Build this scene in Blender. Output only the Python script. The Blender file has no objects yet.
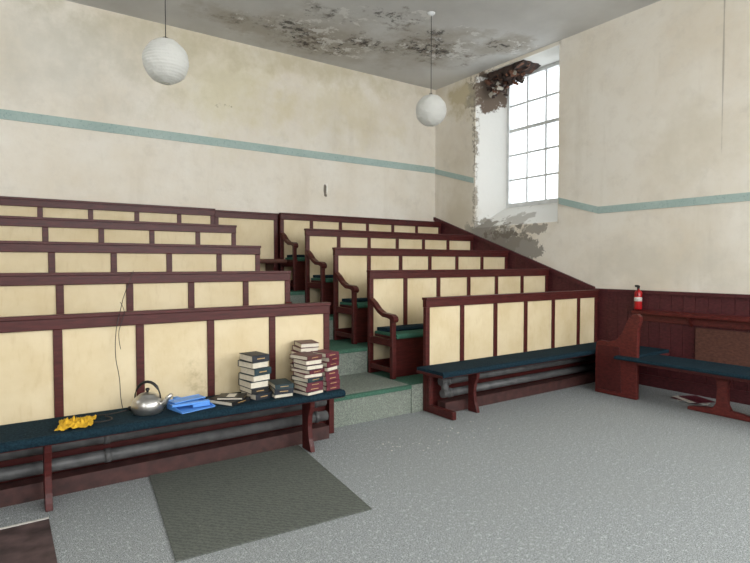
import bpy, bmesh, math, random
from mathutils import Vector, Matrix, noise
random.seed(7)
sc = bpy.context.scene
try:
    sc.view_settings.view_transform = 'Standard'
except Exception: pass

# ------------------------------------------------------------ helpers
def s2l(c):
    return tuple(((x/255)/12.92 if x/255 <= 0.04045 else ((x/255+0.055)/1.055)**2.4) for x in c)
def rgba(c): return (c[0], c[1], c[2], 1.0)

def new_mat(name):
    m = bpy.data.materials.new(name); m.use_nodes = True
    nt = m.node_tree
    for n in list(nt.nodes): nt.nodes.remove(n)
    out = nt.nodes.new('ShaderNodeOutputMaterial')
    b = nt.nodes.new('ShaderNodeBsdfPrincipled')
    nt.links.new(b.outputs[0], out.inputs[0])
    return m, nt, b
def pos(nt):
    return nt.nodes.new('ShaderNodeNewGeometry').outputs['Position']
def mapping(nt, vec, scale):
    n = nt.nodes.new('ShaderNodeMapping'); n.inputs['Scale'].default_value = scale
    nt.links.new(vec, n.inputs['Vector']); return n.outputs[0]
def nz(nt, vec, scale, detail=4, rough=.55, out='Fac'):
    n = nt.nodes.new('ShaderNodeTexNoise'); n.inputs['Scale'].default_value = scale
    n.inputs['Detail'].default_value = detail; n.inputs['Roughness'].default_value = rough
    nt.links.new(vec, n.inputs['Vector']); return n.outputs[out]
def mrange(nt, val, a, b, c=0., d=1.):
    n = nt.nodes.new('ShaderNodeMapRange'); n.clamp = True
    for i, v in zip((1, 2, 3, 4), (a, b, c, d)): n.inputs[i].default_value = v
    nt.links.new(val, n.inputs[0]); return n.outputs[0]
def mix(nt, fac, a, b, mode='MIX'):
    n = nt.nodes.new('ShaderNodeMix'); n.data_type = 'RGBA'; n.blend_type = mode
    if isinstance(fac, float): n.inputs[0].default_value = fac
    else: nt.links.new(fac, n.inputs[0])
    for v, i in ((a, 6), (b, 7)):
        if isinstance(v, tuple): n.inputs[i].default_value = rgba(v)
        else: nt.links.new(v, n.inputs[i])
    return n.outputs[2]
def math_n(nt, op, a, b):
    n = nt.nodes.new('ShaderNodeMath'); n.operation = op
    for v, i in ((a, 0), (b, 1)):
        if isinstance(v, (int, float)): n.inputs[i].default_value = v
        else: nt.links.new(v, n.inputs[i])
    return n.outputs[0]
def bump(nt, b, h, strength=.3, dist=.01):
    n = nt.nodes.new('ShaderNodeBump'); n.inputs['Strength'].default_value = strength
    n.inputs['Distance'].default_value = dist
    nt.links.new(h, n.inputs['Height']); nt.links.new(n.outputs[0], b.inputs['Normal'])
def stain(nt, col, P, center, scl, radius, color, soft=.3, warp=.5, wscale=2.5, speck=None, strength=1.0):
    """patch of discolouration round a world point, ragged by noise"""
    sub = nt.nodes.new('ShaderNodeVectorMath'); sub.operation = 'SUBTRACT'
    nt.links.new(P, sub.inputs[0]); sub.inputs[1].default_value = center
    mp = mapping(nt, sub.outputs[0], scl)
    ln = nt.nodes.new('ShaderNodeVectorMath'); ln.operation = 'LENGTH'
    nt.links.new(mp, ln.inputs[0])
    w = nz(nt, P, wscale, 6, .65)
    w = mrange(nt, w, .25, .75, -warp, warp)
    dd = math_n(nt, 'ADD', ln.outputs['Value'], w)
    f = mrange(nt, dd, radius, radius*(1-soft), 0, strength)
    if speck:
        sp = nz(nt, P, speck[0], 5, .7)
        f = math_n(nt, 'MULTIPLY', f, mrange(nt, sp, speck[1], speck[2]))
    return mix(nt, f, col, color)

def simple(name, c, rough=.5, var=.12, scale=8, metal=0., spec=None, stretch=(1, 1, 1), bmp=0):
    m, nt, b = new_mat(name); P = mapping(nt, pos(nt), stretch)
    n = nz(nt, P, scale, 5)
    dark = tuple(x*(1-var*2) for x in c); lite = tuple(min(1, x*(1+var*2)) for x in c)
    nt.links.new(mix(nt, mrange(nt, n, .3, .7), dark, lite), b.inputs['Base Color'])
    b.inputs['Roughness'].default_value = rough; b.inputs['Metallic'].default_value = metal
    if spec is not None: b.inputs['Specular IOR Level'].default_value = spec
    if bmp: bump(nt, b, n, bmp, .005)
    return m

# ------------------------------------------------------------ materials
def wall_mat(name, stains, reveal=False):
    m, nt, b = new_mat(name); P = pos(nt)
    n1 = nz(nt, P, 1.1, 5, .6); n2 = nz(nt, P, 6, 6, .65)
    col = mix(nt, mrange(nt, n1, .38, .7), s2l((228, 222, 210)), s2l((218, 208, 190)))
    col = mix(nt, mrange(nt, n2, .5, .78, 0, .4), col, s2l((202, 194, 180)))
    pz = mapping(nt, P, (3.0, 3.0, .45)); n3 = nz(nt, pz, 1.3, 5, .6)
    col = mix(nt, mrange(nt, n3, .56, .8, 0, .38), col, s2l((194, 184, 164)))
    n4 = nz(nt, P, 2.6, 8, .7)
    col = mix(nt, mrange(nt, n4, .58, .66, 0, .16), col, s2l((180, 172, 158)))
    if reveal:   # white recess paint, whitened further to stand in for daylight on it
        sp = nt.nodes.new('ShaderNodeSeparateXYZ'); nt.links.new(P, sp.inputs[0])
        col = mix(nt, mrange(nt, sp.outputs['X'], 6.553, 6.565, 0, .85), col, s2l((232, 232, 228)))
    for s in stains: col = stain(nt, col, P, *s[0], **s[1])
    nt.links.new(col, b.inputs['Base Color']); b.inputs['Roughness'].default_value = .8
    b.inputs['Specular IOR Level'].default_value = .3
    bump(nt, b, nz(nt, P, 9, 8, .65), .25, .018)
    return m
GREY_PL = s2l((150, 145, 136))
M_wall_b = wall_mat('painted_plaster_back', [
    (((2.7, 7.5, 4.0), (.8, 1, 1), .9, s2l((206, 196, 152))), dict(soft=.9, warp=.5, strength=.5)),
    (((1.7, 7.5, 4.45), (.6, 1, 1.4), .8, s2l((196, 188, 166))), dict(soft=.9, warp=.6, strength=.6)),
    (((.3, 7.5, 4.0), (.5, 1, 1.2), .8, s2l((200, 196, 184))), dict(soft=.9, warp=.6, strength=.6)),
    (((4.4, 7.5, 4.0), (.5, 1, 1), .7, s2l((206, 194, 158))), dict(soft=.9, warp=.6, strength=.45)),
    (((4.0, 7.5, 4.62), (.25, 1, 2.2), .8, s2l((188, 178, 148))), dict(soft=.9, warp=.5, strength=.65)),
    (((2.62, 7.5, 3.72), (1.2, 1, 4), .14, s2l((150, 140, 104))), dict(soft=.4, warp=.2, wscale=8, speck=(14, .5, .6))),
    (((4.25, 7.5, 2.66), (3.4, 1, .75), .10, s2l((116, 108, 96))), dict(soft=.2, warp=.1, wscale=12)),
    (((4.29, 7.5, 2.70), (5.2, 1, 1.0), .08, s2l((236, 232, 222))), dict(soft=.2, warp=.05, wscale=10)),
])
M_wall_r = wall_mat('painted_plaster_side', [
    (((6.55, 6.35, 1.92), (1, .7, 1.3), .42, GREY_PL), dict(soft=.1, warp=.28, wscale=4)),
    (((6.55, 5.80, 1.66), (1, .8, 1), .42, s2l((138, 132, 122))), dict(soft=.1, warp=.28, wscale=5)),
    (((6.55, 5.40, 1.72), (1, .8, 1.5), .24, GREY_PL), dict(soft=.1, warp=.16, wscale=6)),
    (((6.55, 5.3, 2.02), (1, .8, 2.2), .18, s2l((162, 156, 146))), dict(soft=.1, warp=.16, wscale=6)),
    (((6.55, 5.95, 1.98), (1, .5, 2.6), .18, s2l((120, 112, 102))), dict(soft=.2, warp=.2, wscale=7, speck=(9, .45, .5))),
    (((6.75, 6.3, 4.38), (1, 1, 1), .36, s2l((112, 98, 86))), dict(soft=.15, warp=.22, wscale=5)),
    (((6.55, 6.62, 4.38), (1, 1.4, .8), .22, s2l((150, 143, 132))), dict(soft=.2, warp=.25, wscale=6)),
    (((6.57, 6.51, 3.7), (3, 3.0, .22), .22, s2l((158, 150, 136))), dict(soft=.2, warp=.25, wscale=8, speck=(8, .47, .51))),
    (((6.57, 6.51, 2.5), (3, 3.0, .4), .2, s2l((166, 158, 144))), dict(soft=.2, warp=.25, wscale=8, speck=(8, .47, .51))),
    (((6.55, 6.85, 4.4), (1, 1.2, 1), .4, s2l((196, 184, 154))), dict(soft=.6, warp=.3, wscale=3)),
    (((6.55, 6.9, 2.4), (1, 1.2, .5), .55, s2l((202, 192, 170))), dict(soft=.8, warp=.3, wscale=2, strength=.7)),
    (((6.7, 5.7, 2.2), (1, 1, 1.5), .3, s2l((186, 182, 174))), dict(soft=.4, warp=.35, wscale=6)),
    (((6.55, 2.74, 4.0), (1, 70, .55), .75, s2l((140, 132, 116))), dict(soft=.35, warp=.4, wscale=1.6, strength=.55)),
    (((6.55, 3.1, 2.9), (1, .8, .9), .5, s2l((206, 198, 180))), dict(soft=.8, warp=.4, wscale=2, strength=.5)),
    (((6.55, 3.6, 1.5), (1, .5, 1.6), .5, s2l((206, 200, 186))), dict(soft=.8, warp=.4, wscale=2, strength=.6)),
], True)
M_wall_x = wall_mat('painted_plaster_plain', [])

def ceil_mat():
    m, nt, b = new_mat('ceiling_paint'); P = pos(nt)
    col = mix(nt, mrange(nt, nz(nt, P, .9, 5), .35, .7), s2l((210, 209, 206)), s2l((188, 186, 182)))
    for c, sc_, r in (((3.85, 6.7, 4.65), (.7, 1.1, 1), .95), ((5.2, 6.1, 4.65), (.85, 1.0, 1), .85), ((6.0, 5.4, 4.65), (.8, 1.2, 1), .5), ((2.6, 6.9, 4.65), (.6, 1.4, 1), .5)):
        col = stain(nt, col, P, c, sc_, r, s2l((176, 170, 160)), soft=.7, warp=.4, wscale=2.2)
    for c, r, k, st in (((3.75, 6.9, 4.65), .6, 7, .95), ((3.3, 6.6, 4.65), .4, 7, .8), ((5.25, 6.15, 4.65), .6, 6, .95), ((4.35, 6.5, 4.65), .32, 8, .8), ((5.0, 5.7, 4.65), .28, 7, .8), ((6.05, 5.45, 4.65), .32, 7, .85), ((3.5, 6.0, 4.65), .3, 7, .6), ((4.2, 5.6, 4.65), .25, 8, .7), ((2.6, 6.8, 4.65), .25, 8, .4)):
        col = stain(nt, col, P, c, (.7, 1.3, 1), r, s2l((122, 112, 102)), soft=.5, warp=.4, wscale=3.5, speck=(k, .48, .6), strength=st)
        col = stain(nt, col, P, c, (.8, 1.6, 1), r*.75, s2l((56, 50, 46)), soft=.4, warp=.35, wscale=4.5, speck=(k+3, .50, .57), strength=st)
        col = stain(nt, col, P, (c[0]+.25, c[1]-.15, c[2]), (.75, 1.2, 1), r*.8, s2l((220, 218, 214)), soft=.2, warp=.3, wscale=3.5, speck=(5, .55, .57), strength=.85)
    nt.links.new(col, b.inputs['Base Color']); b.inputs['Roughness'].default_value = .85
    bump(nt, b, nz(nt, P, 6, 8, .65), .3, .02)
    return m
M_ceil = ceil_mat()

def carpet_mat(name, c1, c2, c3=None, sc1=95, dirt_amt=.3, bp=.25, mid=.0):
    m, nt, b = new_mat(name); P = pos(nt)
    f = nz(nt, P, sc1, 2, .8)
    col = mix(nt, mrange(nt, f, .36, .64), c1, c2)
    if mid:   # coarser fleck, reads at a distance
        f2 = nz(nt, P, 46, 3, .75)
        col = mix(nt, mrange(nt, f2, .50, .64, 0, mid), col, tuple(x*.45 for x in c2))
        f3 = nz(nt, mapping(nt, P, (1.3, .9, 1)), 38, 3, .75)
        col = mix(nt, mrange(nt, f3, .55, .66, 0, mid), col, tuple(min(1, x*1.35) for x in c2))
    big = nz(nt, P, 1.4, 6, .6)
    col = mix(nt, mrange(nt, big, .4, .75, 0, .3), col, c3 or c2)
    dirt = nz(nt, P, 40, 4, .7)
    col = mix(nt, mrange(nt, dirt, .68, .74, 0, dirt_amt), col, s2l((196, 194, 188)))
    nt.links.new(col, b.inputs['Base Color']); b.inputs['Roughness'].default_value = .95
    b.inputs['Specular IOR Level'].default_value = .12
    bump(nt, b, f, bp, .003)
    return m
M_carpet = carpet_mat('grey_fleck_carpet', s2l((78, 83, 84)), s2l((180, 184, 184)), s2l((140, 143, 140)), 150, mid=.5)
M_step = carpet_mat('step_carpet', s2l((76, 86, 78)), s2l((150, 156, 146)), s2l((138, 140, 128)), 130, mid=.35)
M_green = carpet_mat('green_carpet', s2l((50, 84, 70)), s2l((80, 116, 98)), s2l((70, 96, 84)))
M_seatgreen = carpet_mat('green_seat_carpet', s2l((44, 84, 70)), s2l((70, 112, 94)), s2l((58, 92, 80)))
M_cushion = carpet_mat('blue_seat_carpet', s2l((14, 30, 40)), s2l((30, 52, 62)), s2l((26, 42, 50)), 70, .12)

def mat_mat():
    m, nt, b = new_mat('herringbone_mat'); P = pos(nt)
    w = nt.nodes.new('ShaderNodeTexWave'); w.inputs['Scale'].default_value = 14; w.inputs['Distortion'].default_value = 7
    w.inputs['Detail'].default_value = 4; w.inputs['Detail Scale'].default_value = 3; w.bands_direction = 'DIAGONAL'; nt.links.new(P, w.inputs['Vector'])
    col = mix(nt, w.outputs['Fac'], s2l((76, 80, 75)), s2l((97, 100, 93)))
    col = mix(nt, mrange(nt, nz(nt, P, 120, 3, .8), .4, .7, 0, .5), col, s2l((116, 118, 112)))
    col = mix(nt, mrange(nt, nz(nt, P, 30, 4, .7), .66, .72, 0, .35), col, s2l((156, 154, 146)))
    nt.links.new(col, b.inputs['Base Color']); b.inputs['Roughness'].default_value = .95
    b.inputs['Specular IOR Level'].default_value = .1
    bump(nt, b, w.outputs['Fac'], .3, .004)
    return m
M_mat = mat_mat()

def wood_mat(name, c, rough=.4, wear=s2l((124, 82, 72))):
    m, nt, b = new_mat(name); P = pos(nt)
    g = nz(nt, mapping(nt, P, (2, 6, 14)), 4, 6, .6)
    d = tuple(x*.65 for x in c); l = tuple(x*1.4 for x in c)
    col = mix(nt, mrange(nt, g, .3, .72), d, l)
    col = mix(nt, mrange(nt, nz(nt, P, 30, 4, .7), .66, .74, 0, .3), col, wear)
    nt.links.new(col, b.inputs['Base Color']); b.inputs['Roughness'].default_value = rough
    b.inputs['Specular IOR Level'].default_value = .3
    return m
M_red = wood_mat('oxblood_painted_wood', s2l((73, 29, 27)))
M_dado = wood_mat('dado_boards', s2l((76, 34, 37)), .5)
M_red2 = wood_mat('oxblood_wood_light', s2l((90, 37, 33)))
M_brown = wood_mat('bare_brown_board', s2l((88, 56, 46)), .7)

def panel_mat():
    m, nt, b = new_mat('cream_panel'); P = pos(nt)
    n1 = nz(nt, P, 3.5, 5)
    col = mix(nt, mrange(nt, n1, .35, .7), s2l((218, 202, 168)), s2l((206, 187, 148)))
    col = mix(nt, mrange(nt, nz(nt, mapping(nt, P, (6, 6, 1.5)), 5, 5), .55, .8, 0, .45), col, s2l((192, 170, 130)))
    col = stain(nt, col, P, (1.25, 4.2, .58), (1.3, 1, 1), .18, s2l((146, 130, 98)), soft=.7, warp=.2, wscale=6, speck=(14, .45, .65), strength=.4)
    nt.links.new(col, b.inputs['Base Color']); b.inputs['Roughness'].default_value = .55
    b.inputs['Specular IOR Level'].default_value = .3
    bump(nt, b, nz(nt, P, 20, 4), .12, .01)
    return m
M_panel = panel_mat()
def strip_mat():
    m, nt, b = new_mat('duck_egg_stencil_band'); P = pos(nt)
    base = mix(nt, mrange(nt, nz(nt, P, 3, 4), .35, .7), s2l((156, 176, 170)), s2l((170, 188, 182)))
    w = nz(nt, mapping(nt, P, (1, 1, 1)), 16, 2, .5)
    ring = math_n(nt, 'ABSOLUTE', math_n(nt, 'SUBTRACT', w, .5), 0)
    col = mix(nt, mrange(nt, ring, .014, .0, 0, .7), base, s2l((116, 136, 132)))
    nt.links.new(col, b.inputs['Base Color']); b.inputs['Roughness'].default_value = .7
    return m
M_strip = strip_mat()
M_pipe = simple('painted_iron_pipe', s2l((78, 78, 78)), .5, .2, 12)
M_pipe2 = simple('rusty_plinth', s2l((64, 36, 33)), .6, .25, 12)
M_white = simple('white_window_paint', s2l((226, 228, 228)), .5, .06, 8)
M_paper = simple('book_pages', s2l((208, 200, 182)), .9, .05, 40)
M_navy = simple('navy_cloth_cover', s2l((22, 28, 38)), .55, .15, 20)
M_tealbk = simple('teal_cloth_cover', s2l((20, 46, 52)), .55, .15, 20)
M_maroonbk = simple('maroon_cloth_cover', s2l((90, 28, 42)), .5, .15, 20)
M_blackbk = simple('black_cover', s2l((20, 20, 22)), .4, .1, 20)
M_brownbk = simple('brown_cover', s2l((80, 40, 40)), .5, .15, 20)
M_gold = simple('gilt_lettering', s2l((180, 146, 96)), .4, .1, 20)
M_steel = simple('dull_aluminium', s2l((186, 184, 180)), .28, .12, 6, metal=.9)
M_black = simple('black_plastic', s2l((22, 22, 22)), .4, .05, 10)
M_blue = simple('blue_plastic', s2l((88, 148, 222)), .4, .04, 6)
M_yellow = simple('yellow_duster', s2l((216, 170, 40)), .9, .12, 20)
M_ext = simple('extinguisher_red', s2l((170, 24, 28)), .3, .05, 6)
M_cable = simple('dark_cable', s2l((34, 28, 26)), .5, .05, 6)
M_rubble = simple('broken_brick', s2l((104, 70, 54)), .95, .35, 9, bmp=.8)
M_cavity = simple('dark_rotten_lintel', s2l((54, 40, 34)), .95, .35, 12, bmp=.8)
M_plaster = simple('grey_base_plaster', s2l((158, 152, 140)), .95, .2, 8, bmp=.8)
M_darkfloor = simple('stained_floorboards', s2l((78, 62, 60)), .7, .3, 7)
M_flake = simple('paint_flakes_white', s2l((206, 202, 194)), .9, .1, 20)
m, nt, b = new_mat('paper_lantern'); P = pos(nt)
b.inputs['Base Color'].default_value = rgba(s2l((232, 232, 228))); b.inputs['Roughness'].default_value = .8
tr = nt.nodes.new('ShaderNodeBsdfTranslucent'); tr.inputs[0].default_value = rgba(s2l((236, 236, 230)))
mx = nt.nodes.new('ShaderNodeMixShader'); mx.inputs[0].default_value = .4
nt.links.new(b.outputs[0], mx.inputs[1]); nt.links.new(tr.outputs[0], mx.inputs[2])
nt.links.new(mx.outputs[0], [n for n in nt.nodes if n.type == 'OUTPUT_MATERIAL'][0].inputs[0])
bump(nt, b, nz(nt, P, 26, 3, .6), .5, .02)
M_lantern = m
m, nt, b = new_mat('window_glass')
tr = nt.nodes.new('ShaderNodeBsdfTransparent'); tr.inputs[0].default_value = (.93, .95, .96, 1)
gl = nt.nodes.new('ShaderNodeBsdfGlossy'); gl.inputs['Roughness'].default_value = .1
mx = nt.nodes.new('ShaderNodeMixShader'); mx.inputs[0].default_value = .05
nt.links.new(tr.outputs[0], mx.inputs[1]); nt.links.new(gl.outputs[0], mx.inputs[2])
nt.links.new(mx.outputs[0], [n for n in nt.nodes if n.type == 'OUTPUT_MATERIAL'][0].inputs[0])
M_glass = m

# ------------------------------------------------------------ mesh builders
def box(bm, x0, x1, y0, y1, z0, z1, mi=0, M=None):
    vs = [bm.verts.new((x, y, z)) for x in (x0, x1) for y in (y0, y1) for z in (z0, z1)]
    if M is not None:
        for v in vs: v.co = M @ v.co
    for f in ((0, 1, 3, 2), (4, 6, 7, 5), (0, 4, 5, 1), (2, 3, 7, 6), (0, 2, 6, 4), (1, 5, 7, 3)):
        fc = bm.faces.new([vs[i] for i in f]); fc.material_index = mi
    return vs
def prism(bm, pts, axis, a0, a1, mi=0):
    """pts 2D polygon; axis 'x': pts are (y,z); 'y': pts (x,z); 'z': pts (x,y)"""
    def mk(p, a):
        return {'x': (a, p[0], p[1]), 'y': (p[0], a, p[1]), 'z': (p[0], p[1], a)}[axis]
    A = [bm.verts.new(mk(p, a0)) for p in pts]; B = [bm.verts.new(mk(p, a1)) for p in pts]
    fs = [bm.faces.new(A), bm.faces.new(B[::-1])]
    n = len(pts)
    for i in range(n): fs.append(bm.faces.new((A[i], B[i], B[(i+1) % n], A[(i+1) % n])))
    for f in fs: f.material_index = mi
def tube(bm, pts, radii, seg=10, mi=0, cap=True):
    pts = [Vector(p) for p in pts]
    if not isinstance(radii, (list, tuple)): radii = [radii]*len(pts)
    rings = []; up = Vector((0, 0, 1))
    for i, p in enumerate(pts):
        t = (pts[min(i+1, len(pts)-1)] - pts[max(i-1, 0)]).normalized()
        ref = up if abs(t.dot(up)) < .95 else Vector((1, 0, 0))
        a = t.cross(ref).normalized(); c = t.cross(a).normalized()
        rings.append([bm.verts.new(p + radii[i]*(math.cos(2*math.pi*k/seg)*a + math.sin(2*math.pi*k/seg)*c)) for k in range(seg)])
    for i in range(len(rings)-1):
        for k in range(seg):
            f = bm.faces.new((rings[i][k], rings[i][(k+1) % seg], rings[i+1][(k+1) % seg], rings[i+1][k])); f.material_index = mi; f.smooth = True
    if cap:
        for r in (rings[0], rings[-1]):
            f = bm.faces.new(r); f.material_index = mi
def lathe(bm, prof, c, seg=32, mi=0):
    rings = []
    for r, z in prof:
        if r < 1e-5: rings.append([bm.verts.new((c[0], c[1], c[2]+z))])
        else: rings.append([bm.verts.new((c[0]+r*math.cos(2*math.pi*k/seg), c[1]+r*math.sin(2*math.pi*k/seg), c[2]+z)) for k in range(seg)])
    for a, b_ in zip(rings[:-1], rings[1:]):
        for k in range(seg):
            k2 = (k+1) % seg
            if len(a) == 1 and len(b_) == 1: continue
            if len(a) == 1: vs = (a[0], b_[k2], b_[k])
            elif len(b_) == 1: vs = (a[k], a[k2], b_[0])
            else: vs = (a[k], a[k2], b_[k2], b_[k])
            f = bm.faces.new(vs); f.material_index = mi; f.smooth = True
def finish(bm, name, mats, bevel=0, origin=None):
    bmesh.ops.recalc_face_normals(bm, faces=bm.faces)
    if origin is None:
        xs = [v.co for v in bm.verts]
        origin = Vector((sum(v.x for v in xs)/len(xs), sum(v.y for v in xs)/len(xs), min(v.z for v in xs)))
    origin = Vector(origin)
    for v in bm.verts: v.co -= origin
    me = bpy.data.meshes.new(name); bm.to_mesh(me); bm.free()
    for m_ in mats: me.materials.append(m_)
    o = bpy.data.objects.new(name, me); o.location = origin
    sc.collection.objects.link(o)
    if bevel:
        md = o.modifiers.new('bevel', 'BEVEL'); md.width = bevel; md.segments = 2; md.limit_method = 'ANGLE'
    return o
NB = bmesh.new

# ------------------------------------------------------------ dimensions
XL, XR = -2.85, 6.55
YB, YF = 7.5, -3.6
H = 4.65
ROWS = [4.20, 4.99, 5.75, 6.50, 7.30]
RISE = .28
AX0, AX1 = 2.41, 3.38

# ------------------------------------------------------------ room shell
bm = NB(); box(bm, XL-.3, XR+.6, YF-.3, YB+.3, -.2, 0); finish(bm, 'floor', [M_carpet])
bm = NB(); box(bm, XL-.3, XR+.6, YF-.3, YB+.3, H, H+.15); finish(bm, 'ceiling', [M_ceil])
bm = NB(); box(bm, XL-.3, XR+.6, YB, YB+.3, 0, H); finish(bm, 'wall_back', [M_wall_b])

def wall_y(name, y0, y1, xa, xb, holes):
    bm = NB(); cur = xa
    for (a, b_, z0, z1) in sorted(holes):
        box(bm, cur, a, y0, y1, 0, H); box(bm, a, b_, y0, y1, 0, z0); box(bm, a, b_, y0, y1, z1, H); cur = b_
    box(bm, cur, xb, y0, y1, 0, H); return finish(bm, name, [M_wall_x])
def wall_x(name, x0, x1, ya, yb, holes):
    bm = NB(); cur = ya
    for (a, b_, z0, z1) in sorted(holes):
        box(bm, x0, x1, cur, a, 0, H); box(bm, x0, x1, a, b_, 0, z0); box(bm, x0, x1, a, b_, z1, H); cur = b_
    box(bm, x0, x1, cur, yb, 0, H); return finish(bm, name, [M_wall_x])
FH = [(-1.6, .2, 1.3, 4.2), (1.2, 3.0, 1.3, 4.2), (4.0, 5.8, 1.3, 4.2)]  # unseen windows behind the camera, added to bring in soft fill
wall_y('wall_front', YF-.3, YF, XL-.3, XR+.6, FH)
LH = [(-1.6, .2, 1.4, 4.3), (4.8, 6.4, 2.3, 4.4)]  # unseen left windows, assumed and opened for the same fill
wall_x('wall_left', XL-.3, XL, YF, YB, LH)

# right wall with splayed window reveal
GX = 7.06
op = dict(y0=4.86, y1=6.50, z0=2.10, z1=4.60)
gp = dict(y0=5.06, y1=6.25, z0=2.44, z1=4.58)
bm = NB()
RH = (-1.8, 0.0, 1.9, 4.3)   # second window added to this wall out of frame, for fill light
box(bm, XR, XR+.6, YF, RH[0], 0, H); box(bm, XR, XR+.6, RH[0], RH[1], 0, RH[2]); box(bm, XR, XR+.6, RH[0], RH[1], RH[3], H)
box(bm, XR, XR+.6, RH[1], op['y0']-.02, 0, H)
box(bm, XR, XR+.6, op['y1']+.02, YB, 0, H)
box(bm, XR, XR+.6, op['y0']-.02, op['y1']+.02, 0, op['z0']-.02)
prism(bm, [(XR, op['y0']-.02), (XR+.6, op['y0']-.02), (XR+.6, gp['y0']), (GX-.02, gp['y0']), (XR, op['y0'])], 'z', op['z0']-.02, H)
prism(bm, [(XR, op['y1']+.02), (XR+.6, op['y1']+.02), (XR+.6, gp['y1']), (GX-.02, gp['y1']), (XR, op['y1'])], 'z', op['z0']-.02, H)
prism(bm, [(XR, op['z0']-.02), (XR, op['z0']), (GX-.02, gp['z0']), (XR+.6, gp['z0']), (XR+.6, op['z0']-.02)], 'y', op['y0']-.02, op['y1']+.02)
prism(bm, [(XR, H), (XR, op['z1']), (XR+.6, gp['z1']), (XR+.6, H)], 'y', op['y0']-.02, op['y1']+.02)
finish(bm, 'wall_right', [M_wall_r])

def window_x(name, x, y0, y1, z0, z1, cols, rows, glass=True):
    bm = NB(); w = .05
    box(bm, x-.03, x+.05, y0, y0+w, z0, z1); box(bm, x-.03, x+.05, y1-w, y1, z0, z1)
    box(bm, x-.03, x+.05, y0+w, y1-w, z0, z0+w+.02); box(bm, x-.03, x+.05, y0+w, y1-w, z1-w, z1)
    for i in range(1, cols):
        yy = y0+w+(y1-y0-2*w)*i/cols; box(bm, x-.012, x+.02, yy-.014, yy+.014, z0+w, z1-w)
    for i in range(1, rows):
        zz = z0+w+(z1-z0-2*w)*i/rows; t = .026 if i == rows-2 else .015
        box(bm, x-.014, x+.022, y0+w, y1-w, zz-t, zz+t)
    if glass: box(bm, x+.004, x+.008, y0+w, y1-w, z0+w, z1-w, 1)
    return finish(bm, name, [M_white, M_glass])
window_x('window_1', GX+.01, gp['y0'], gp['y1'], gp['z0'], gp['z1'], 3, 5)
window_x('window_2', XR+.4, RH[0], RH[1], RH[2], RH[3], 4, 6)
for i, (a, b_, z0, z1) in enumerate(LH): window_x('window_%d' % (3+i), XL-.2, a, b_, z0, z1, 4, 6)
def window_y(name, y, x0, x1, z0, z1):
    bm = NB(); w = .05
    box(bm, x0, x0+w, y-.03, y+.04, z0, z1); box(bm, x1-w, x1, y-.03, y+.04, z0, z1)
    box(bm, x0+w, x1-w, y-.03, y+.04, z0, z0+w); box(bm, x0+w, x1-w, y-.03, y+.04, z1-w, z1)
    for i in range(1, 4):
        xx = x0+(x1-x0)*i/4; box(bm, xx-.014, xx+.014, y-.015, y+.02, z0+w, z1-w)
    for i in range(1, 6):
        zz = z0+(z1-z0)*i/6; box(bm, x0+w, x1-w, y-.016, y+.021, zz-.014, zz+.014)
    return finish(bm, name, [M_white])
for i, (a, b_, z0, z1) in enumerate(FH): window_y('window_%d' % (5+i), YF-.15, a, b_, z0, z1)

# teal bands
bm = NB(); box(bm, XL, XR-.02, YB-.012, YB, 3.145, 3.255); finish(bm, 'trim_1', [M_strip])
bm = NB()
def zs(y): return 2.17 + max(0, (y-4.22))*(3.14-2.17)/(7.5-4.22)
def band(ya, yb):
    prism(bm, [(ya, zs(ya)), (yb, zs(yb)), (yb, zs(yb)+.09), (ya, zs(ya)+.09)], 'x', XR-.012, XR)
band(-0.0, 4.22); band(4.22, 4.84); band(6.53, 7.49)
finish(bm, 'trim_2', [M_strip])

# dado, right wall
def zd(y): return 1.165 + max(0, y-4.25)*(2.27-1.165)/(7.35-4.25)
bm = NB()
y = 4.25
while y < YB-.01:
    y2 = min(y+.135, YB-.005); a = y+.004
    prism(bm, [(a, .0), (y2, .0), (y2, zd(y2)), (a, zd(a))], 'x', XR-.02, XR-.002, 0); y = y2
prism(bm, [(4.25, zd(4.25)-.03), (YB-.005, zd(YB)-.03), (YB-.005, zd(YB)+.03), (4.25, zd(4.25)+.03)], 'x', XR-.045, XR-.002, 0)
y = 0.0
while y < 4.24:
    y2 = min(y+.135, 4.25); box(bm, XR-.02, XR-.002, y+.004, y2, .0, 1.15); y = y2
box(bm, XR-.05, XR-.002, 0, 4.25, 1.135, 1.175)
box(bm, XR-.035, XR-.002, 0, 4.25, .0, .14)
finish(bm, 'trim_3', [M_dado], .003)
bm = NB(); box(bm, XL, XR-.05, YB-.03, YB-.002, RISE*4, 2.22); box(bm, XL, XR-.05, YB-.05, YB-.002, 2.2, 2.25)
finish(bm, 'trim_4', [M_red], .003)
bm = NB(); box(bm, XL+.001, XL+.03, 0, YB-.06, 0, 1.1); box(bm, XL+.001, XL+.05, 0, YB-.06, 1.1, 1.14)
finish(bm, 'trim_5', [M_red], .003)

# ------------------------------------------------------------ tiers
bm = NB()
for k in range(4):
    ya = ROWS[k]+.03; yb = (ROWS[k+1]+.03) if k < 3 else YB-.005
    z = RISE*(k+1)
    box(bm, XL+.05, AX0-.0, ya, yb, .0, z, 1)
    box(bm, AX0, AX1, ya, yb, .0, z, 0)
    box(bm, AX1, XR-.05, ya, yb, .0, z, 1)
    if k == 0: box(bm, AX1+.002, 3.55, ya-.01, ya+.01, .0, z, 0)
    box(bm, AX0+.005, AX1-.005, ya-.018, ya+.02, z-.035, z+.003, 1)
    box(bm, AX0+.10, AX1-.02, ya+.02, yb-.02, z, z+.006, 1 if k else 0)
finish(bm, 'floor_tiers', [M_step, M_green])

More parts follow.
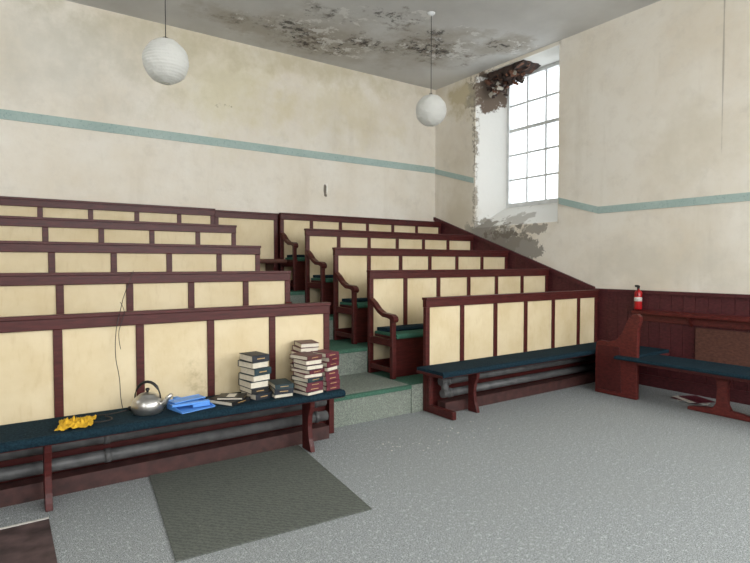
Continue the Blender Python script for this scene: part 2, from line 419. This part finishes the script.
# ------------------------------------------------------------ pews
def pew_back(bm, x0, x1, y, z0, top, stiles, postw=.055, lower=.14):
    t = .022
    box(bm, x0, x1, y-t-.008, y+t+.008, top-.095, top, 0)
    box(bm, x0-.005, x1+.005, y-t-.02, y+t+.014, top-.022, top+.004, 0)
    box(bm, x0, x1, y-t, y+t, z0+.002, z0+lower, 0)
    for s in stiles:
        a = max(x0, s-postw/2); b_ = min(x1, s+postw/2)
        if s <= x0+.02: a, b_ = x0, x0+postw
        if s >= x1-.02: a, b_ = x1-postw, x1
        box(bm, a, b_, y-t, y+t, z0+lower, top-.095, 0)
    box(bm, x0+.02, x1-.02, y-.007, y+.012, z0+lower-.01, top-.09, 1)
def seat(bm, x0, x1, y, z0, depth=.42, h=.45, green=False):
    yf = y-.03-depth
    box(bm, x0, x1, yf+.015, y-.031, z0+h-.035, z0+h-.008, 0)
    prism(bm, [(y-.033, z0+h-.008), (y-.033, z0+h+.022), (yf+.02, z0+h+.026), (yf+.003, z0+h+.018), (yf-.004, z0+h), (yf, z0+h-.022), (yf+.013, z0+h-.03), (yf+.015, z0+h-.008)], 'x', x0+.002, x1-.002, 3 if green else 2)
    if green:
        prism(bm, [(y-.035, z0+h+.024), (y-.035, z0+h+.062), (yf+.24, z0+h+.066), (yf+.21, z0+h+.055), (yf+.205, z0+h+.035), (yf+.22, z0+h+.026)], 'x', x0+.03, x1-.03, 2)
        box(bm, x0, x1, yf+.06, yf+.08, z0+.003, z0+h-.036, 0)
def support(bm, x, y, z0, depth=.42, h=.45, w=.04, back=None):
    yf = y-.03-depth; yb = y-.035 if back is None else back
    pts = [(yb, h-.037), (yf+.04, h-.037), (yf+.045, h-.09), (yf+.08, h-.16), (yf+.09, .2), (yf+.075, .10), (yf+.05, .045), (yf+.04, .002), (yb, .002)]
    prism(bm, [(p[0], z0+p[1]) for p in pts], 'x', x-w/2, x+w/2, 0)
def arm(bm, x, y, z0, w=.05, depth=.42):
    yf = y-.03-depth
    top = [(y-.03, .84), (y-.10, .80), (y-.18, .735), (y-.27, .695), (y-.36, .69), (yf+.02, .685), (yf-.02, .665), (yf-.035, .635), (yf-.025, .61), (yf+.0, .60)]
    bot = [(yf+.05, .635), (y-.36, .645), (y-.27, .65), (y-.18, .69), (y-.10, .75), (y-.03, .79)]
    prism(bm, [(a, z0+b_) for a, b_ in top+bot], 'x', x-w/2-.008, x+w/2+.008, 0)
    prism(bm, [(yf+.0, z0+.002), (yf+.05, z0+.002), (yf+.052, z0+.25), (yf+.046, z0+.45), (yf+.052, z0+.64), (yf+.002, z0+.625), (yf+.006, z0+.45), (yf, z0+.25)], 'x', x-w/2, x+w/2, 0)
    box(bm, x-w/2+.008, x+w/2-.008, yf+.045, y-.025, z0+.34, z0+.415, 0)
    box(bm, x-w/2+.008, x+w/2-.008, yf+.045, y-.025, z0+.06, z0+.11, 0)

PM = [M_red, M_panel, M_cushion, M_seatgreen]
for k, y in enumerate(ROWS):
    z0 = RISE*k; top = 1.155 + .2725*k
    LX = [2.38-.517*i + (.08 if k else 0) for i in range(11)]
    bm = NB(); x0, x1 = XL+.06, AX0
    pew_back(bm, x0, x1, y, z0, top, [x1] + LX[1:], lower=.40 if k == 0 else .14)
    if k == 0:
        seat(bm, x0, 2.29, y, z0, .46)
        for sx in (2.02, .22, -1.5): support(bm, sx, y, z0, .44, back=3.92)
        box(bm, x1-.05, x1, y-.10, y-.031, z0+.002, z0+.42, 0)
    else:
        seat(bm, x0, x1-.06, y, z0, green=True)
        arm(bm, x1-.025, y, z0)
    finish(bm, 'church_pew', PM, .004)
    bm = NB(); x0, x1 = (3.53 if k == 0 else AX1), XR-.052
    st = [x0 + .512*i for i in range(1, 6)]
    pew_back(bm, x0, x1, y, z0, top, [x0] + [s for s in st if s < x1-.2] + [x1], lower=.40 if k == 0 else .14)
    if k == 0:
        seat(bm, x0-.13, x1-.02, y, z0, .40)
        for sx in (3.93, 6.2): support(bm, sx, y, z0, .38, back=3.96)
        box(bm, x0, x0+.05, y-.42, y-.031, z0+.002, z0+.08, 0)
        box(bm, x0, x0+.05, y-.08, y-.031, z0+.08, z0+.41, 0)
    else:
        seat(bm, x0+.06, x1-.02, y, z0, green=True)
        arm(bm, x0+.025, y, z0)
    finish(bm, 'church_pew', PM, .004)
bm = NB(); y = 7.36; z0 = RISE*4
pew_back(bm, AX0+.02, AX1-.02, y, z0, 2.235, [AX0+.02, AX1-.02])
seat(bm, AX0+.05, AX1-.05, y, z0+.004, .36, .42)
support(bm, AX0+.2, y, z0+.006, .34, .42); support(bm, AX1-.2, y, z0+.006, .34, .42)
finish(bm, 'aisle_settle', [M_red, M_panel, M_brown], .004)

# heating pipes under front pews
for xa, xb in ((XL+.1, 2.3), (3.64, 6.42)):
    bm = NB()
    for yy, zz in ((4.08, .31), (4.05, .19)):
        tube(bm, [(xa, yy, zz), (xb, yy, zz)], .042, 14, 0)
        n = int((xb-xa)/1.6)
        for i in range(n+1):
            xx = xa+.1+(xb-xa-.2)*i/max(1, n); tube(bm, [(xx-.02, yy, zz), (xx+.02, yy, zz)], .048, 14, 0)
    tube(bm, [(xa+.05, 4.08, .31), (xa+.05, 4.05, .19)], .04, 10, 0)
    box(bm, xa, xb, 4.0, 4.12, .002, .11, 1)
    finish(bm, 'heating_pipes', [M_pipe, M_pipe2])

# ------------------------------------------------------------ side furniture (right wall)
bm = NB()
yb_, yf_ = 3.20, 3.70
prof = [(yb_, .003), (yf_, .003), (yf_, .50), (yf_-.01, .585), (yf_-.05, .615), (yf_-.16, .61), (yf_-.25, .64), (yf_-.32, .72), (yf_-.36, .82), (yf_-.40, .90), (yf_-.45, .945), (yf_-.50, .95), (yf_-.535, .92), (yf_-.53, .87), (yf_-.505, .78), (yf_-.50, .6)]
prism(bm, prof, 'x', 5.72, 5.775, 1)
prism(bm, [(yb_+.17, .05), (yf_-.03, .05), (yf_-.03, .56), (yb_+.20, .56)], 'x', 5.712, 5.722, 0)
box(bm, 5.775, XR-.06, yb_+.03, yf_-.04, .42, .45, 0)
box(bm, 5.78, XR-.07, yb_+.03, yf_-.03, .451, .49, 2)
box(bm, 5.775, XR-.06, yf_-.09, yf_-.06, .003, .42, 0)
finish(bm, 'curved_end_pew', [M_red, M_red2, M_cushion], .005)

bm = NB()
ya, yb2 = .6, 3.17
prism(bm, [(5.60, .455), (5.61, .475), (6.10, .478), (6.10, .45), (5.615, .445), (5.60, .44)], 'y', ya, yb2, 2)
prism(bm, [(5.60, .455), (5.61, .475), (5.70, .476), (5.70, .45), (5.615, .445), (5.60, .44)], 'y', yb2, 3.40, 2)
prism(bm, [(5.63, .41), (5.63, .445), (6.08, .445), (6.08, .41)], 'y', ya+.02, yb2-.02, 0)
for yy in (2.38, 1.0):
    prism(bm, [(yy-.32, .003), (yy+.32, .003), (yy+.32, .035), (yy+.2, .055), (yy+.08, .07), (yy+.055, .12), (yy+.045, .26), (yy+.06, .36), (yy+.10, .408), (yy-.10, .408), (yy-.06, .36), (yy-.045, .26), (yy-.055, .12), (yy-.08, .07), (yy-.2, .055), (yy-.32, .035)], 'x', 5.80, 5.86, 1)
finish(bm, 'wall_bench', [M_red, M_red2, M_cushion], .005)
bm = NB()
prism(bm, [(XR-.021, .90), (XR-.15, .89), (XR-.155, .925), (XR-.021, .94)], 'y', .3, 3.66, 0)
prism(bm, [(XR-.021, .80), (XR-.05, .80), (XR-.05, .895), (XR-.021, .895)], 'y', .3, 3.66, 0)
for yy in (.8, 2.0, 3.0): prism(bm, [(XR-.021, .78), (XR-.05, .78), (XR-.14, .89), (XR-.021, .89)], 'y', yy-.015, yy+.015, 0)
finish(bm, 'wall_shelf_rail', [M_red2], .003)
bm = NB(); box(bm, XR-.058, XR-.024, 1.2, 2.95, .36, .775, 0)
box(bm, XR-.066, XR-.058, 1.22, 2.93, .38, .40, 0)
finish(bm, 'loose_board', [M_brown], .003)

# fire extinguisher on the rail
bm = NB(); c = (6.455, 3.605, .942)
lathe(bm, [(0, 0), (.04, 0), (.045, .008), (.045, .19), (.04, .215), (.025, .235), (.014, .24), (.014, .255), (0, .255)], c, 20, 0)
lathe(bm, [(0, .255), (.017, .255), (.017, .275), (0, .275)], c, 12, 1)
lathe(bm, [(.0455, .10), (.0458, .10), (.0458, .15), (.0455, .15)], c, 20, 2)
prism(bm, [(c[0]-.06, c[2]+.275), (c[0]+.02, c[2]+.275), (c[0]+.02, c[2]+.29), (c[0]-.03, c[2]+.30), (c[0]-.065, c[2]+.30)], 'y', c[1]-.01, c[1]+.01, 1)
tube(bm, [(c[0]-.01, c[1], c[2]+.265), (c[0]-.05, c[1]-.02, c[2]+.25), (c[0]-.06, c[1]-.025, c[2]+.17)], .007, 8, 1)
finish(bm, 'fire_extinguisher', [M_ext, M_black, M_flake])

bm = NB()
for i in range(4):
    Mx = Matrix.Translation((6.24+random.uniform(-.05, .05), 2.86+random.uniform(-.06, .06), .003+i*.006)) @ Matrix.Rotation(random.uniform(-.6, .6), 4, 'Z')
    box(bm, -.105, .105, -.148, .148, 0, .005, i % 2, Mx)
finish(bm, 'magazine_pile', [M_flake, M_maroonbk])

# ------------------------------------------------------------ mats
bm = NB(); prism(bm, [(.84, 4.0), (2.0, 3.98), (1.84, 2.68), (.70, 2.76)], 'z', .001, .009); finish(bm, 'doormat', [M_mat], .003)
bm = NB(); box(bm, -1.4, .21, 2.4, 3.66, .001, .007)
box(bm, -1.4, .21, 3.655, 3.675, .001, .010, 1)
finish(bm, 'worn_floorcloth', [M_darkfloor, M_flake])

# ------------------------------------------------------------ lanterns
def lantern(cx, cy, cz, R):
    bm = NB(); prof = []
    n = 112; ribs = 22
    for i in range(n+1):
        a = math.radians(10) + (math.pi-math.radians(20))*i/n
        rr = R*(1 - .016*abs(math.cos(ribs*(a))))
        prof.append((rr*math.sin(a), -rr*math.cos(a)))
    lathe(bm, prof, (cx, cy, cz), 40, 0)
    for v in bm.verts:
        d = v.co-Vector((cx, cy, cz)); v.co += d*.035*noise.noise(d*16)
    topz = cz + R*math.cos(math.radians(10))
    tube(bm, [(cx+R*.17*math.cos(t*math.pi/8), cy+R*.17*math.sin(t*math.pi/8), topz) for t in range(17)], .003, 6, 1, False)
    tube(bm, [(cx-R*.17, cy, topz), (cx-R*.1, cy, topz+.02), (cx, cy, topz+.025), (cx+R*.1, cy, topz+.02), (cx+R*.17, cy, topz)], .003, 6, 1)
    tube(bm, [(cx, cy, topz-.05), (cx, cy, H-.03)], .004, 6, 1)
    lathe(bm, [(0, -.10), (.02, -.10), (.024, -.05), (.018, 0), (0, 0)], (cx, cy, topz), 14, 2)
    lathe(bm, [(0, -.035), (.02, -.035), (.045, -.012), (.05, 0), (0, 0)], (cx, cy, H-.001), 20, 2)
    finish(bm, 'paper_lantern_pendant', [M_lantern, M_cable, M_white])
lantern(1.25, 5.06, 3.30, .195)
lantern(4.51, 5.25, 3.435, .195)

# ------------------------------------------------------------ books
SZ = .475
def book(bm, cx, cy, z, w, d, h, rot, cov, tilt=0):
    Mx = Matrix.Translation((cx, cy, z)) @ Matrix.Rotation(rot, 4, 'Z') @ Matrix.Rotation(tilt, 4, 'X')
    c = .0035
    box(bm, -w/2, w/2, -d/2, d/2, 0, c, cov, Mx); box(bm, -w/2, w/2, -d/2, d/2, h-c, h, cov, Mx)
    box(bm, -w/2, w/2, -d/2-.002, -d/2+c, 0, h, cov, Mx)
    box(bm, -w/2+.004, w/2-.004, -d/2+c, d/2-.005, c, h-c, 0, Mx)
    box(bm, -w*.22, w*.22, -d/2-.0028, -d/2-.001, h*.42, h*.56, 5, Mx)
BM = [M_paper, M_navy, M_tealbk, M_maroonbk, M_brownbk, M_gold, M_blackbk]
def stack(cx, cy, n, w, d, hs, covs, jit=.012, rot0=0., z=SZ, flip=.4):
    bm = NB()
    for i in range(n):
        h = hs*random.uniform(.85, 1.15)
        book(bm, cx+random.uniform(-jit, jit), cy+random.uniform(-jit, jit), z, w*random.uniform(.94, 1.05), d*random.uniform(.95, 1.04), h, rot0+random.uniform(-.14, .14)+(math.pi if random.random() < flip else 0), random.choice(covs))
        z += h+.0006
    finish(bm, 'book_stack', BM); return z
stack(1.60, 3.93, 7, .15, .20, .046, [1, 2, 2, 1, 6], rot0=.1, flip=.5)
stack(1.79, 3.88, 3, .15, .2, .034, [1, 2, 6], rot0=-.1)
stack(2.00, 3.82, 9, .16, .20, .033, [3, 3, 4, 1, 2], rot0=.15, flip=.4)
stack(2.09, 4.04, 10, .15, .20, .036, [3, 3, 4, 3, 6], .018, rot0=-.1, flip=.3)
stack(2.19, 3.88, 8, .14, .19, .037, [3, 3, 4, 3], .012, rot0=.3, flip=.1)
bm = NB()
book(bm, 1.385, 3.90, SZ, .20, .24, .03, .5, 6); book(bm, 1.40, 3.88, SZ+.031, .14, .19, .018, 1.0, 6)
Mx = Matrix.Translation((1.40, 3.88, SZ+.0495)) @ Matrix.Rotation(1.0, 4, 'Z')
box(bm, -.05, .05, -.03, .03, 0, .001, 0, Mx)
finish(bm, 'hymn_book', BM)

# ------------------------------------------------------------ kettle
bm = NB(); c = (.82, 3.92, SZ+.001)
lathe(bm, [(0, 0), (.085, 0), (.095, .008), (.105, .035), (.106, .06), (.098, .09), (.08, .112), (.06, .122), (.058, .128), (.045, .136), (.02, .142), (.008, .144), (0, .144)], c, 36, 0)
lathe(bm, [(0, .143), (.008, .143), (.007, .152), (.014, .158), (.014, .168), (.008, .173), (0, .174)], c, 14, 1)
dx, dy = math.cos(-.6), math.sin(-.6)
tube(bm, [(c[0]+dx*.085, c[1]+dy*.085, c[2]+.05), (c[0]+dx*.12, c[1]+dy*.12, c[2]+.075), (c[0]+dx*.14, c[1]+dy*.14, c[2]+.105), (c[0]+dx*.165, c[1]+dy*.165, c[2]+.13)], [.026, .02, .015, .012], 12, 0)
hp = []
for i in range(13):
    a = math.pi*i/12; hp.append((c[0]-dx*.088*math.cos(a), c[1]-dy*.088*math.cos(a), c[2]+.10+.115*math.sin(a)))
tube(bm, hp, [.005]*3+[.010]*7+[.005]*3, 10, 1)
tube(bm, [(c[0]-dx*.1, c[1]-dy*.1, c[2]+.03), (c[0]-dx*.13, c[1]-dy*.13, c[2]+.03)], .016, 10, 1)
finish(bm, 'kettle', [M_steel, M_black])
def cable(name, pts, r, mat):
    cu = bpy.data.curves.new(name, 'CURVE'); cu.dimensions = '3D'; cu.bevel_depth = r; cu.bevel_resolution = 2
    sp = cu.splines.new('NURBS'); sp.points.add(len(pts)-1)
    for p, q in zip(sp.points, pts): p.co = (*q, 1)
    sp.use_endpoint_u = True; sp.order_u = 3
    cu.materials.append(mat); o = bpy.data.objects.new(name, cu); sc.collection.objects.link(o); return o
cable('power_cable', [(.70, 3.98, .50), (.6, 3.98, .485), (.48, 4.04, .485), (.42, 3.9, .485), (.5, 3.82, .485), (.62, 3.86, .485), (.56, 3.96, .485)], .004, M_cable)
cable('hanging_wire', [(.93, 4.93, 1.44), (.86, 4.7, 1.36), (.76, 4.4, 1.26), (.70, 4.16, 1.185), (.66, 4.13, 1.05), (.65, 4.12, .85), (.68, 4.12, .7), (.68, 4.11, .55), (.69, 4.08, .485)], .0026, M_cable)
cable('hanging_wire', [(.72, 4.3, 1.22), (.73, 4.15, 1.17), (.70, 4.13, 1.1), (.67, 4.13, 1.0), (.69, 4.13, .9)], .0022, M_cable)

# dustpan
bm = NB()
Mx = Matrix.Translation((1.10, 3.88, SZ+.002)) @ Matrix.Rotation(.25, 4, 'Z')
box(bm, -.125, .125, -.11, .10, 0, .005, 0, Mx)
for s in (-1, 1):
    vs = box(bm, s*.125-.003, s*.125+.003, -.11, .10, 0, .05, 0)
    for v in vs:
        if v.co.z > .04 and v.co.y < 0: v.co.z = .012
        v.co = Mx @ v.co
box(bm, -.128, .128, .095, .102, 0, .06, 0, Mx)
box(bm, -.12, .12, .0, .10, .05, .057, 0, Mx)
box(bm, -.018, .018, .10, .22, .02, .045, 0, Mx)
Mb = Mx @ Matrix.Translation((.02, -.04, .012)) @ Matrix.Rotation(-.25, 4, 'Z')
box(bm, -.17, .09, -.02, .02, .02, .036, 0, Mb); box(bm, -.03, .09, -.022, .022, .0, .02, 0, Mb)
finish(bm, 'dustpan', [M_blue, M_black], .004)

# yellow duster
bm = NB(); n = 26; vs = []
for i in range(n):
    for j in range(n):
        u, v = i/(n-1)-.5, j/(n-1)-.5
        p = Vector((u*9, v*9, 3.3)); h = abs(noise.noise(p))*.06 + abs(noise.noise(p*2.3))*.03
        e = max(0, 1-(max(abs(u), abs(v))*2)**4)
        rr = 1+.25*noise.noise(Vector((u*3, v*3, 8)))
        vs.append(bm.verts.new((.38+u*.21*rr+v*.05, 3.88+v*.2*rr, SZ+.003+h*(.35+.65*e))))
for i in range(n-1):
    for j in range(n-1):
        f = bm.faces.new((vs[i*n+j], vs[(i+1)*n+j], vs[(i+1)*n+j+1], vs[i*n+j+1])); f.smooth = True
finish(bm, 'yellow_duster', [M_yellow])

# ------------------------------------------------------------ exposed lintel: ragged lath, brick and dark timber
bm = NB()
NI, NJ = 40, 16; gv = []
for i in range(NI):
    row = []
    for j in range(NJ):
        yy = 5.50+.78*i/(NI-1); xx = 6.58+.40*j/(NJ-1)
        d = .05 + .10*abs(noise.noise(Vector((yy*5, xx*6, 1))))+.10*max(0, noise.noise(Vector((yy*11, xx*11, 4))))
        d *= min(1, (i/(NI-1))*2.2)*min(1, 4*(1-i/(NI-1))+.5)
        row.append(bm.verts.new((xx+.03*noise.noise(Vector((yy*9, 0, xx*9))), yy+.04*noise.noise(Vector((0, yy*9, xx*9))), 4.585-d)))
    gv.append(row)
for i in range(NI-1):
    for j in range(NJ-1):
        f = bm.faces.new((gv[i][j], gv[i+1][j], gv[i+1][j+1], gv[i][j+1])); f.material_index = 2 if noise.noise(Vector((i*.3, j*.4, 2))) < .12 else 0
edge = [gv[i][0] for i in range(NI)] + [gv[NI-1][j] for j in range(1, NJ)] + [gv[i][NJ-1] for i in range(NI-2, -1, -1)] + [gv[0][j] for j in range(NJ-2, 0, -1)]
upv = [bm.verts.new((v.co.x, v.co.y, 4.597)) for v in edge]
for i in range(len(edge)):
    k2 = (i+1) % len(edge); f = bm.faces.new((edge[i], edge[k2], upv[k2], upv[i])); f.material_index = 2
for i in range(46):
    cy = random.uniform(5.72, 6.30); cx = random.uniform(6.60, 6.86)
    cz = 4.46+random.uniform(-.06, .05) - (.16*random.random() if cy > 6.05 else 0)
    Mx = Matrix.Translation((cx, cy, cz)) @ Matrix.Rotation(random.uniform(-.9, .9), 4, 'X') @ Matrix.Rotation(random.uniform(-.6, .6), 4, 'Y') @ Matrix.Rotation(random.uniform(-.8, .8), 4, 'Z')
    a, b_, c_ = random.uniform(.015, .05), random.uniform(.02, .075), random.uniform(.008, .028)
    vs = box(bm, -a, a, -b_, b_, -c_, c_, random.choice([0, 2, 2, 2, 1]))
    for v in vs: v.co = Mx @ (v.co + Vector([random.uniform(-.012, .012) for _ in range(3)]))
finish(bm, 'broken_lintel', [M_rubble, M_plaster, M_cavity])
bm = NB()
for i in range(34):
    x, y = random.uniform(2.5, 3.9), random.uniform(3.3, 3.66); z = .001
    s = random.uniform(.003, .010)*(1.8 if random.random() < .08 else 1); a0 = random.random()*6
    pts = [(x+s*random.uniform(.6, 1.2)*math.cos(a0+k*1.257), y+s*random.uniform(.6, 1.2)*math.sin(a0+k*1.257)) for k in range(5)]
    prism(bm, pts, 'z', z, z+.002, 0)
finish(bm, 'plaster_flakes', [M_flake])

# ------------------------------------------------------------ lights
w = bpy.data.worlds.new('sky'); sc.world = w; w.use_nodes = True
bg = w.node_tree.nodes['Background']; bg.inputs[0].default_value = (.95, .975, 1, 1); bg.inputs[1].default_value = 3.2
def area(name, loc, direction, sx, sy, power, col=(.96, .98, 1)):
    l = bpy.data.lights.new(name, 'AREA'); l.shape = 'RECTANGLE'; l.size = sx; l.size_y = sy; l.energy = power; l.color = col
    o = bpy.data.objects.new(name, l); o.location = loc
    o.rotation_euler = Vector(direction).to_track_quat('-Z', 'Z').to_euler(); sc.collection.objects.link(o)
for i, (a, b_, z0, z1) in enumerate(FH):  # area lamps added in the unseen windows as soft daylight fill
    area('daylight_fill_front', ((a+b_)/2, YF-.05, (z0+z1)/2), (0, 1, -.12), b_-a-.1, z1-z0-.1, (90, 140, 170)[i])
area('daylight_fill_right', (XR+.3, -.9, 3.1), (-1, 0, -.15), 1.6, 2.2, 165)  # added fill lamps in the unseen side windows
area('daylight_fill_left', (XL-.1, -.7, 2.85), (1, .0, -.15), 1.6, 2.7, 95)
area('daylight_fill_left', (XL-.1, 5.6, 3.35), (1, 0, -.15), 1.5, 2.0, 32)

# ------------------------------------------------------------ camera
cam = bpy.data.cameras.new('camera'); cam.sensor_width = 36; cam.lens = 540/750*36
co = bpy.data.objects.new('camera', cam); co.location = (0, 0, 1.5)
co.rotation_euler = (math.radians(90-1.86), 0, math.radians(-34.8)); sc.collection.objects.link(co)
sc.camera = co
